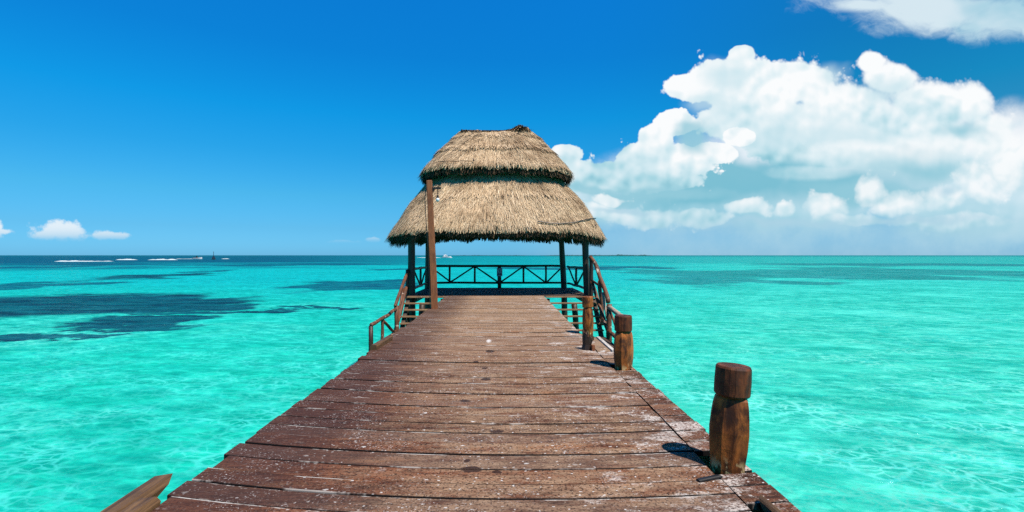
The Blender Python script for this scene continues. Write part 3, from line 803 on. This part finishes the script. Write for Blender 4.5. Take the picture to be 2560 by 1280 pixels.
# ------------------------------------------------------------------ railings of the platform
def railing(name, label, a, b, uprights, braces, zt, zb, group, rt=.062, mid=None, mat='dark', floor=0.0):
    """a, b ends (x, y) of the run; uprights as fractions; braces as (fraction at bottom, fraction at top)"""
    a, b = Vector((*a, 0)), Vector((*b, 0))
    root = thing(name, tuple(a.lerp(b, .5)), label, 'railing', group)
    P = lambda f, z: tuple(a.lerp(b, f) + Vector((0, 0, z)))
    pole('top_rail', M[mat], root, P(0, zt), P(1, zt), rt, rt * .92, 9, .12, .015, 12)
    pole('bottom_rail', M[mat], root, P(0, zb), P(1, zb), rt * .9, rt * .85, 9, .12, .015, 12)
    for i, f in enumerate(uprights):
        thick = mid is not None and i == mid
        pole('baluster', M[mat], root, P(f, floor if thick else zb), P(f, zt), .095 if thick else .052, None, 8, .1, .006, 4)
    for f0, f1 in braces:
        pole('brace', M[mat], root, P(f0, zb + .05), P(f1, zt - .05), .042, .038, 7, .1, .008, 4)
    return root
G1 = 'pole railings around the shelter platform'
xs0, xs1 = -3.72, 3.10
fr = lambda x: (x - xs0) / (xs1 - xs0)
railing('safety_railing', 'long rear railing of dark poles with zigzag braces carrying the small sign', (xs0, 25.35), (xs1, 25.35),
        [fr(v) for v in (-2.71, -1.44, -.19, 1.03, 2.17)],
        [(fr(-2.67), fr(-3.65)), (fr(-2.65), fr(-1.5)), (fr(-.28), fr(-1.38)), (fr(-.10), fr(.98)), (fr(2.1), fr(1.08)), (fr(2.24), fr(3.0))], 1.10, .254, G1, mid=2)
railing('safety_railing', 'short side railing on the left of the shelter behind the lamp post', (-3.80, 21.1), (-3.78, 24.9), [.5], [(.46, .06), (.54, .94)], 1.06, .25, G1)
railing('safety_railing', 'short side railing on the right of the shelter between two leaning posts', (3.53, 21.2), (3.22, 24.9), [.5], [(.46, .06), (.54, .94)], 1.08, .25, G1)

# prohibition sign on the middle baluster
sy = 25.22; scx = (1249 - CX) * sy / F; scz = EYE - (680.5 - HY) * sy / F
sg = thing('warning_sign', (scx, sy, scz), 'small violet prohibition sign with a round emblem on the rear railing', 'sign')
m = MB(); m.box((scx, sy, scz), (.14, .012, .205)); pt = m.build('plate', M['signp'], sg, bevel=.004)
def ringm(r0, r1, y_, z_, n=28):
    m = MB()
    for k in range(n):
        a = 2 * math.pi * k / n
        for r, yy in ((r0, y_), (r1, y_), (r1, y_ + .006), (r0, y_ + .006)):
            m.v.append((scx + math.cos(a) * r, yy, z_ + math.sin(a) * r))
    for k in range(n):
        a, c = k * 4, ((k + 1) % n) * 4
        for j in range(4): m.face([a + j, c + j, c + (j + 1) % 4, a + (j + 1) % 4])
    return m
ringm(.082, .104, sy - .0185, scz + .05).build('emblem_ring', M['signw'], pt)
m = MB()
for (x0, z0, x1, z1) in ((-.055, .01, -.04, .10), (-.04, .10, .0, .05), (.0, .05, .04, .10), (.04, .10, .055, .01)):
    m.tube([(scx + x0, sy - .016, scz + z0), (scx + x1, sy - .016, scz + z1)], .009, 6)
m.build('emblem', M['signw'], pt)
m = MB(); m.box((scx, sy - .0145, scz - .105), (.125, .0022, .022)); m.build('text_band', M['signd'], pt)
m = MB()
for k in range(5): m.box((scx - .08 + k * .04, sy - .0145, scz - .165), (.012, .0022, .018))
m.build('text_mark', M['signw'], pt)

# ------------------------------------------------------------------ stairs and landings at both sides
G2 = 'open plank stairs down to the water landings'
ZL = -1.42
def stairs(sx, x0, x1, label):
    """x0 the pier side, x1 the outer side"""
    root = thing('staircase', ((x0 + x1) / 2, 19.4, ZL), label, 'staircase', G2)
    n = 6
    for k in range(n):
        y, z = 20.36 - .285 * k, -.05 - .23 * k
        m = MB(); m.box(((x0 + x1) / 2 + rng.uniform(-.04, .04), y, z), (abs(x1 - x0) / 2, .105, .026), rot=rng.uniform(-.012, .012)); m.build('tread', M['tread'], root, bevel=.006)
    for x in (x0 + sx * .10, x1 - sx * .06):
        m = MB()
        m.tube([(x, 20.44, -.18), (x, 18.72, -.18 - .23 / .285 * 1.72)], [.11, .11], 4, ph=math.pi / 4); m.build('stringer', M['shade'], root)
    m = MB(); y = 14.5 if sx < 0 else 15.6
    while y < 18.7:
        w = rng.uniform(.18, .24); m.box(((x0 + x1) / 2, y + w / 2, ZL - .03), (abs(x1 - x0) / 2 + .06, w / 2 - .008, .024), r=rng.random()); y += w
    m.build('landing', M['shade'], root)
    for x in (x0 + sx * .2, x1 - sx * .1):
        for y in (15.9, 18.3): pole('pile', M['dark'], root, (x, y, ZB - .3), (x, y, ZL - .05), .10, .10, 8)
    # leaning prop piles under the steps
    pole('prop', M['dark'], root, ((x0 + x1) / 2 + sx * .5, 20.9, ZB), ((x0 + x1) / 2 + sx * .15, 20.4, -.35), .13, .12, 8)
    return root
stairs(-1, -2.36, -3.93, 'open wooden stairs descending from the shelter on the left of the pier')
stairs(1, 1.72, 3.78, 'open wooden stairs descending from the shelter on the right of the pier behind the bollards')

G3 = 'handrails beside the stairs'
hl = thing('stair_railing', (-3.95, 17.4, ZL), 'left stair handrail of brown poles with a bleached lower rail along the landing', 'handrail', G3)
X = -3.95
pole('handrail', M['rail'], hl, (X + .02, 20.75, 1.02), (X - .02, 18.45, -.22), .065, .06, 9, bend=(0, 0, .03))
pole('bottom_rail', M['rail'], hl, (X + .02, 20.3, .34), (X - .03, 18.55, -1.12), .075, .07, 9)
pole('handrail', M['rail'], hl, (X - .07, 20.2, .30), (X - .05, 18.75, -.95), .05, .05, 8)
pole('landing_rail', M['rail'], hl, (X, 18.75, -.36), (X + .02, 14.95, -.42), .062, .055, 10, .14, .03, 10)
pole('bottom_rail', M['rail'], hl, (X, 18.7, -1.16), (X, 15.0, -1.26), .06, .065, 9, .14, .03, 8)
pole('post', M['dark'], hl, (X, 15.0, ZB), (X, 15.0, -.46), .07, .065, 9)
pole('post', M['rail'], hl, (X, 18.6, ZB), (X, 18.55, -.22), .095, .085, 9)
pole('baluster', M['rail'], hl, (X, 16.4, -1.42), (X, 16.4, -.45), .055, .05, 8)
pole('brace', M['rail'], hl, (X, 18.2, -1.15), (X, 16.45, -.48), .05, .05, 8)
pole('post', M['dark'], hl, (X - .02, 20.75, ZL), (X - .02, 20.75, 1.05), .07, .07, 8)

hr = thing('stair_railing', (3.9, 17.4, ZL), 'right stair handrail of crooked knotty poles rising above the stair beside the front post', 'handrail', G3)
X = 3.72
pole('handrail', M['rail'], hr, (3.58, 20.55, 1.58), (3.95, 18.75, -.12), .08, .085, 10, .2, .035, 12, bend=(.10, 0, .05))
pole('post', M['dark'], hr, (3.66, 20.6, -.3), (3.62, 20.6, 1.60), .085, .08, 9)
pole('baluster', M['rail'], hr, (3.90, 19.5, -1.1), (3.80, 19.6, .66), .085, .08, 8, .15, .03)
pole('bottom_rail', M['rail'], hr, (3.64, 20.5, .55), (3.92, 18.7, -1.15), .075, .075, 9, .15, .04)
pole('brace', M['pale'], hr, (3.95, 18.9, -.75), (3.86, 19.35, .20), .06, .05, 8)
pole('brace', M['dark'], hr, (3.66, 20.5, .62), (3.82, 19.7, .42), .05, .05, 8)
pole('post', M['rail'], hr, (3.95, 18.6, ZB), (3.96, 18.6, -.18), .115, .10, 9)
pole('landing_rail', M['pale'], hr, (3.96, 18.75, -.30), (3.9, 15.75, -.38), .085, .075, 10, .14, .03, 10)
pole('bottom_rail', M['rail'], hr, (3.96, 18.7, -1.20), (3.9, 15.75, -1.27), .075, .07, 9, .14, .03, 8)
pole('post', M['dark'], hr, (3.9, 15.75, ZB), (3.9, 15.75, -.42), .085, .08, 9)
pole('brace', M['rail'], hr, (3.92, 16.5, -1.2), (3.94, 18.4, -.42), .05, .05, 8)

# ------------------------------------------------------------------ boats, beacon, surf
def hull(m, c, L, W, H, n=10, dirx=1):
    """pointed boat hull along x, deck closed"""
    rows = []
    for i in range(n + 1):
        t = i / n; x = c[0] + dirx * (t - .5) * L
        w = W * .5 * (1 - max(0, (t - .55) / .45) ** 2.2) + .02; h = H * (1 + .45 * t * t)
        b = len(m.v); rows.append(b)
        m.v += [(x, c[1] - w, c[2] + h), (x, c[1] - w * .7, c[2] - .3), (x, c[1] + w * .7, c[2] - .3), (x, c[1] + w, c[2] + h)]
    for i in range(n):
        a, b = rows[i], rows[i + 1]
        for k in range(3): m.face([a + k, b + k, b + k + 1, a + k + 1])
        m.face([a + 3, b + 3, b, a])
    m.face([rows[0] + k for k in range(4)]); m.face([rows[-1] + k for k in (3, 2, 1, 0)])

bx, by = at(1117, 644.2, ZW)
yt = thing('motor_yacht', (bx, by, ZW), 'white motor yacht with flybridge speeding along the horizon beside the lamp post', 'boat')
m = MB(); hull(m, (bx, by, ZW), 13, 4, 1.6); m.build('hull', M['white'], yt)
m = MB(); m.box((bx - 1.6, by, ZW + 2.7), (2.9, 1.5, 1.1), taper=.78); cb = m.build('cabin', M['white'], yt, bevel=.15)
m = MB(); m.box((bx - .8, by - 1.33, ZW + 2.75), (1.7, .16, .30)); m.build('window', M['glass'], cb)
m = MB(); m.box((bx - 2.2, by, ZW + 4.1), (1.5, 1.1, .35), taper=.8); fb = m.build('flybridge', M['white'], yt, bevel=.08)
m = MB(); m.box((bx - 2.4, by, ZW + 5.45), (1.5, 1.1, .07))
m.build('sun_top', M['glass'], fb)
for dx in (-3.6, -1.3):
    m = MB(); m.tube([(bx + dx, by - .9, ZW + 4.3), (bx + dx, by - .9, ZW + 5.4)], .07, 6); m.build('top_strut', M['white'], fb)
tag(ridge('boat_wake', M['foam'], bx - 44, bx - 6.4, by, 1.0, 3.0, 8.0, step=1.2), 'thin white wake trailing left behind the motor yacht', 'wake')
tag(ridge('bow_wave', M['foam'], bx + 5.0, bx + 8.2, by, 1.2, 2.4, 2.0, step=.5), 'small white bow wave at the front of the motor yacht', 'bow wave')

bx, by = at(503, 647.2, ZW)
sb = thing('small_boat', (bx, by, ZW), 'small white boat with dark figures heading left of the beacon', 'boat')
m = MB(); hull(m, (bx, by, ZW), 8, 2.6, 1.2); m.build('hull', M['white'], sb)
m = MB(); m.box((bx - 1.0, by, ZW + 1.9), (.8, .7, .75), taper=.7); m.build('console', M['iron'], sb, bevel=.1)
m = MB(); m.tube([(bx - 3.4, by, ZW + .6), (bx - 3.6, by, ZW + 2.2)], [.35, .3], 8); m.build('outboard_motor', M['black'], sb)
tag(ridge('boat_wake', M['foam'], bx - 22, bx - 4, by, .5, 1.8, 4.4, step=.8), 'faint white wake behind the small boat', 'wake')

bx, by = at(541.5, 648.2, ZW)
bc = thing('channel_beacon', (bx, by, ZW), 'dark channel beacon with a tall thin mast standing on the left horizon', 'beacon')
m = MB(); m.tube([(bx, by, ZW - .3), (bx, by, ZW + .9), (bx, by, ZW + 2.0), (bx, by, ZW + 2.9)], [1.5, 1.45, .9, .45], 12); m.build('base', M['glass'], bc)
m = MB(); m.tube([(bx, by, ZW + 2.8), (bx, by, ZW + 6.2)], [.22, .16], 8); m.build('mast', M['glass'], bc)
m = MB(); m.tube([(bx, by, ZW + 6.2), (bx, by, ZW + 6.4), (bx, by, ZW + 6.7)], [.3, .3, .1], 8); m.build('lantern', M['iron'], bc)

GW = 'white breakers over the reef on the left horizon'
for X0, X1, Y, h, sd_, lab in ((158, 252, 653.5, 1.4, 1.0, 'long double white breaker, leftmost on the reef'), (308, 352, 649.5, 1.7, 2.1, 'short steep white breaker, second from the left'),
                          (382, 452, 649.6, 1.3, 3.3, 'flat straight white breaker just left of the small boat'), (562, 578, 647.2, 1.0, 4.4, 'tiny white breaker to the right of the beacon'),
                          (255, 300, 653, .7, 5.4, 'faint thin breaker trailing right of the leftmost one')):
    x0, y0 = at(X0, Y, ZW); x1, _ = at(X1, Y, ZW)
    tag(ridge('breaking_wave', M['foam'], x0, x1, y0, h * .7, 5, sd_, step=.8), lab, 'wave', GW)

# ------------------------------------------------------------------ light and sky
to_sun = Vector((.33, -.35, .79)).normalized()
sun = bpy.data.lights.new('sun', 'SUN'); sun.energy = 5.0; sun.angle = R(.5); sun.color = (1.0, .92, .80)
so = bpy.data.objects.new('sun', sun); COL.objects.link(so)
so.rotation_euler = to_sun.to_track_quat('Z', 'Y').to_euler(); so.location = (30, -30, 60)

def make_world():
    w = bpy.data.worlds.new('World'); sc.world = w; w.use_nodes = True
    w.node_tree.nodes.clear(); t = NT(w.node_tree)
    out = t.node('ShaderNodeOutputWorld'); bg = t.node('ShaderNodeBackground'); t.l.new(bg.outputs[0], out.inputs[0])
    sky = t.node('ShaderNodeTexSky', sky_type='NISHITA'); sky.sun_disc = False
    sky.sun_elevation = math.asin(to_sun.z); sky.sun_rotation = math.atan2(to_sun.x, to_sun.y)
    sky.air_density = 1.0; sky.dust_density = .3; sky.ozone_density = 3.0
    d = t.vm('NORMALIZE', t.node('ShaderNodeTexCoord').outputs['Generated'])
    s_ = t.sep(d)
    el = s_[2]
    # polarised, saturated tropical sky: the filter on the lens deepens the blue with height
    tint = t.ramp(t.m('MULTIPLY', el, 1.0, clamp=True), [(0, (.235, .775, 1.6)), (.014, (.235, .775, 1.54)), (.05, (.22, .73, 1.26)), (.11, (.19, .845, 1.21)), (.187, (.09, .92, 1.35)), (.26, (.03, 1.03, 1.55)), (.363, (.027, .98, 1.7)), (.45, (.03, 1.07, 1.92)), (1, (.03, 1.0, 1.8))])
    base = t.mix(1.0, sky.outputs[0], tint, 'MULTIPLY')
    # cloud plane coordinates in front of the pier (thousandths of the photograph's picture plane)
    yy = t.m('MAXIMUM', s_[1], .04)
    u = t.m('MULTIPLY', t.m('DIVIDE', s_[0], yy), 1.25); v = t.m('MULTIPLY', t.m('DIVIDE', s_[2], yy), 1.25)
    front = t.ss(s_[1], .05, .25)
    P0 = t.comb(u, v, 0.0)
    def C(X, Y): return ((X - CX) / 1000.0, (HY - Y) / 1000.0)
    def add_ell(items, PP, k=.10):
        acc = None
        for X, Y, rx, ry in items:
            cx, cy = C(X, Y)
            dd = t.vm('LENGTH', t.vm('MULTIPLY', t.vm('SUBTRACT', PP, (cx, cy, 0)), (1000 / rx, 1000 / ry, 0)))
            e = t.m('SUBTRACT', 1.0, dd)
            acc = e if acc is None else t.m('SMOOTH_MAX', acc, e, k)
        return acc
    wn = t.vm('SUBTRACT', t.noise(P0, 7.0, 3, .5, color=True), (.5, .5, .5))
    Q = t.vm('ADD', P0, t.scale(wn, (.03, .025, 0)))
    bil = t.vor(Q, 17.0, 'SMOOTH_F1', 1.4, .5, .35, dims='2D')
    bil1 = t.vor(t.vm('ADD', Q, (-.010, .016, 0)), 17.0, 'SMOOTH_F1', 1.4, .5, .35, dims='2D')
    bilE = t.vor(Q, 17.0, 'SMOOTH_F1', 3.0, .62, .25, dims='2D')
    fb = t.noise(P0, 8.0, 7, .62)
    lo = t.noise(t.vm('ADD', t.scale(P0, (.8, 1.3, 1)), t.scale(wn, (.1, .1, 0))), 5.0, 3, .5)
    puff = t.m('SUBTRACT', bil1, bil)          # which side of a billow faces the light
    edge_n = t.m('ADD', t.m('MULTIPLY', t.m('SUBTRACT', .42, bilE), 1.25), t.m('MULTIPLY', t.m('SUBTRACT', fb, .5), .6))
    smooth_n = t.m('MULTIPLY', t.m('SUBTRACT', fb, .5), 1.3)
    PW = t.vm('ADD', P0, t.scale(wn, (.16, .09, 0)))
    ctop = [(0, (.18, .49, .61)), (.3, (.40, .68, .77)), (.6, (.66, .83, .89)), (.85, (.84, .92, .95)), (1, (.96, .98, .99))]
    def layer(c, lobes, amp, soft, y0, y1, opac=1.0, nz=None, pk=.5, lk=.9, warp=False, base=0.0):
        """one bank of cloud: lobes make its body, noise its edge; lighter towards y1 (top), greyer towards y0 (base)"""
        f = add_ell(lobes, PW if warp else P0)
        nn = edge_n if nz is None else nz
        fade = t.m('MULTIPLY', t.ss(f, .10, .50, 1.0, .18), t.ss(f, -.15, .02))
        dn = t.m('ADD', f, t.m('MULTIPLY', t.m('MULTIPLY', nn, amp), fade))
        al = t.ss(dn, -soft * .3, soft if nz is not None else t.m('ADD', soft, t.m('MULTIPLY', t.ss(u, .55, 1.1), .30)))
        g = t.ss(v, (HY - y0) / 1000.0, (HY - y1) / 1000.0, base, 1.0)
        g = t.m('ADD', g, t.m('ADD', t.m('MULTIPLY', puff, pk), t.m('MULTIPLY', t.m('SUBTRACT', lo, .5), lk)))
        col = t.ramp(t.m('MULTIPLY', g, 1.0, clamp=True), ctop)
        low = t.ss(v, .13, .02)
        col = t.mix(t.m('MULTIPLY', low, .7), col, (.46, .68, .80))
        return t.mix(t.m('MULTIPLY', t.m('MULTIPLY', al, opac), front), c, col)
    def shade(c, lobes, col, opac, soft=.9):
        f = t.m('ADD', add_ell(lobes, PW), t.m('MULTIPLY', t.m('SUBTRACT', lo, .5), 1.2))
        return t.mix(t.m('MULTIPLY', t.m('MULTIPLY', t.ss(f, -.15, soft), opac), front), c, col)
    emit = t.vm('MULTIPLY', base, (.1, .1, .1))
    emit = t.mix(t.m('MULTIPLY', t.m('MULTIPLY', t.ss(u, .15, 1.1), t.ss(v, .12, .45)), front), emit, t.vm('MULTIPLY', emit, (1.6, .82, .70)))
    # pale veil low on the right
    veil = t.m('MULTIPLY', t.m('MULTIPLY', t.ss(u, -.05, .40), t.ss(v, .24, .02)), t.lin(fb, .3, .7, .5, .9))
    emit = t.mix(t.m('MULTIPLY', t.m('MULTIPLY', veil, .8), front), emit, (.43, .66, .80))
    # soft body behind everything
    emit = layer(emit, [(1700, 470, 260, 110), (2000, 440, 380, 170), (2350, 420, 380, 170), (2500, 520, 300, 110), (1500, 500, 160, 80)], .5, .45, 560, 380, .85, smooth_n, .1, .9, base=.30)
    # the tall bank
    emit = layer(emit, [(1850, 205, 210, 95), (1860, 130, 50, 34), (1990, 200, 170, 78), (1740, 215, 110, 55), (1900, 300, 220, 100), (2130, 270, 200, 100), (2190, 150, 55, 42), (2240, 190, 110, 60),
                        (2350, 260, 190, 95), (2300, 330, 250, 100), (2450, 255, 95, 85), (2500, 330, 90, 90), (2060, 370, 260, 80)], .60, .17, 470, 180, 1.0, None, .42, 1.5, base=.36)
    emit = shade(emit, [(1830, 190, 70, 60), (2240, 225, 90, 36), (2080, 185, 60, 36), (1780, 260, 80, 50), (2120, 330, 200, 50), (1950, 330, 150, 50)], (.60, .79, .86), .75)
    emit = shade(emit, [(1850, 450, 260, 80), (2080, 460, 310, 52), (1720, 492, 250, 48), (2300, 398, 220, 34), (1950, 420, 140, 44)], (.18, .51, .64), .95, .7)
    emit = layer(emit, [(2180, 390, 210, 45), (2400, 385, 220, 60), (2040, 430, 120, 22), (2560, 360, 100, 120)], .6, .5, 440, 350, .75, smooth_n, .2, .8, base=.4)
    emit = shade(emit, [(2330, 425, 240, 36), (2160, 470, 220, 36), (2420, 320, 90, 28)], (.30, .60, .71), .85)
    # nearer bank on the left with crisp tops
    emit = layer(emit, [(1690, 305, 80, 48), (1640, 345, 66, 58), (1600, 400, 90, 62), (1850, 340, 62, 36), (1790, 380, 90, 40), (1700, 400, 130, 60), (1415, 385, 62, 36), (1440, 440, 120, 60), (1560, 440, 150, 60), (1660, 450, 150, 40)], .60, .15, 520, 280, 1.0, None, .46, 1.3, base=.36)
    emit = shade(emit, [(1740, 345, 52, 48), (1640, 490, 200, 22), (1480, 480, 110, 16)], (.30, .60, .71), .85, .6)
    # low broken puffs
    emit = layer(emit, [(2080, 505, 74, 50), (1980, 525, 60, 36), (2190, 470, 66, 56), (2260, 500, 90, 56), (2370, 490, 120, 60), (2480, 450, 120, 80), (2560, 400, 80, 120), (1880, 525, 90, 32), (1600, 540, 190, 34), (1760, 545, 120, 28), (2150, 545, 150, 32), (2400, 555, 220, 36), (1470, 530, 120, 34), (1520, 500, 70, 24)], .95, .5, 600, 450, .86, None, .5, 1.2, warp=True, base=.34)
    emit = shade(emit, [(2300, 548, 260, 16), (1950, 560, 240, 14), (2380, 470, 60, 22), (1570, 525, 130, 9)], (.42, .65, .78), .7)
    # high sheet in the top corner
    top = add_ell([(2330, 20, 210, 62), (2520, 30, 200, 70), (2170, 5, 110, 26), (2300, -60, 330, 90)], P0)
    ta = t.ss(t.m('ADD', top, t.m('MULTIPLY', t.m('SUBTRACT', t.noise(t.vm('ADD', t.scale(P0, (1, 1.6, 1)), t.scale(wn, (.2, .2, 0))), 5.0, 8, .62), .5), 2.1)), -.2, .6)
    emit = t.mix(t.m('MULTIPLY', t.m('MULTIPLY', ta, .9), front), emit, t.mix(t.ss(t.m('ADD', u, t.m('MULTIPLY', t.m('SUBTRACT', lo, .5), .8)), 1.10, 1.34), (.74, .87, .92), (.40, .67, .78)))
    left = add_ell([(165, 578, 70, 34), (205, 585, 40, 22), (0, 575, 42, 32), (128, 588, 40, 16), (300, 590, 50, 12), (270, 590, 28, 14), (860, 606, 60, 7), (935, 600, 24, 8), (35, 580, 30, 10)], P0)
    la = t.m('MULTIPLY', t.ss(t.m('ADD', left, t.m('MULTIPLY', t.m('SUBTRACT', t.noise(P0, 26.0, 4, .6), .5), 1.9)), .0, .55), .85)
    emit = t.mix(t.m('MULTIPLY', t.m('MULTIPLY', la, t.ss(v, .028, .052)), front), emit, t.mix(t.ss(v, .03, .075), (.42, .66, .84), (.86, .92, .96)))
    t.l.new(emit, bg.inputs[0]); bg.inputs[1].default_value = .595
    w.cycles.sampling_method = 'MANUAL'; w.cycles.sample_map_resolution = 256
make_world()

# ------------------------------------------------------------------ camera
cam = bpy.data.cameras.new('camera'); cam.sensor_width = 36; cam.lens = 36 * F / 2560
cam.clip_start = .05; cam.clip_end = 60000
co = bpy.data.objects.new('camera', cam); COL.objects.link(co)
co.location = (0, 0, EYE); co.rotation_euler = (R(90 - .09), 0, -math.atan((1280 - CX) / F))
sc.camera = co
sc.view_settings.view_transform = 'Standard'; sc.view_settings.look = 'None'
sc.view_settings.exposure = .75; sc.view_settings.gamma = 1; sc.view_settings.use_curve_mapping = False
cy = sc.cycles
cy.use_denoising = False; cy.use_adaptive_sampling = True; cy.adaptive_threshold = .02; cy.max_bounces = 5; cy.transparent_max_bounces = 12; cy.diffuse_bounces = 2; cy.glossy_bounces = 3
cy.caustics_reflective = False; cy.caustics_refractive = False
sc.render.film_transparent = False
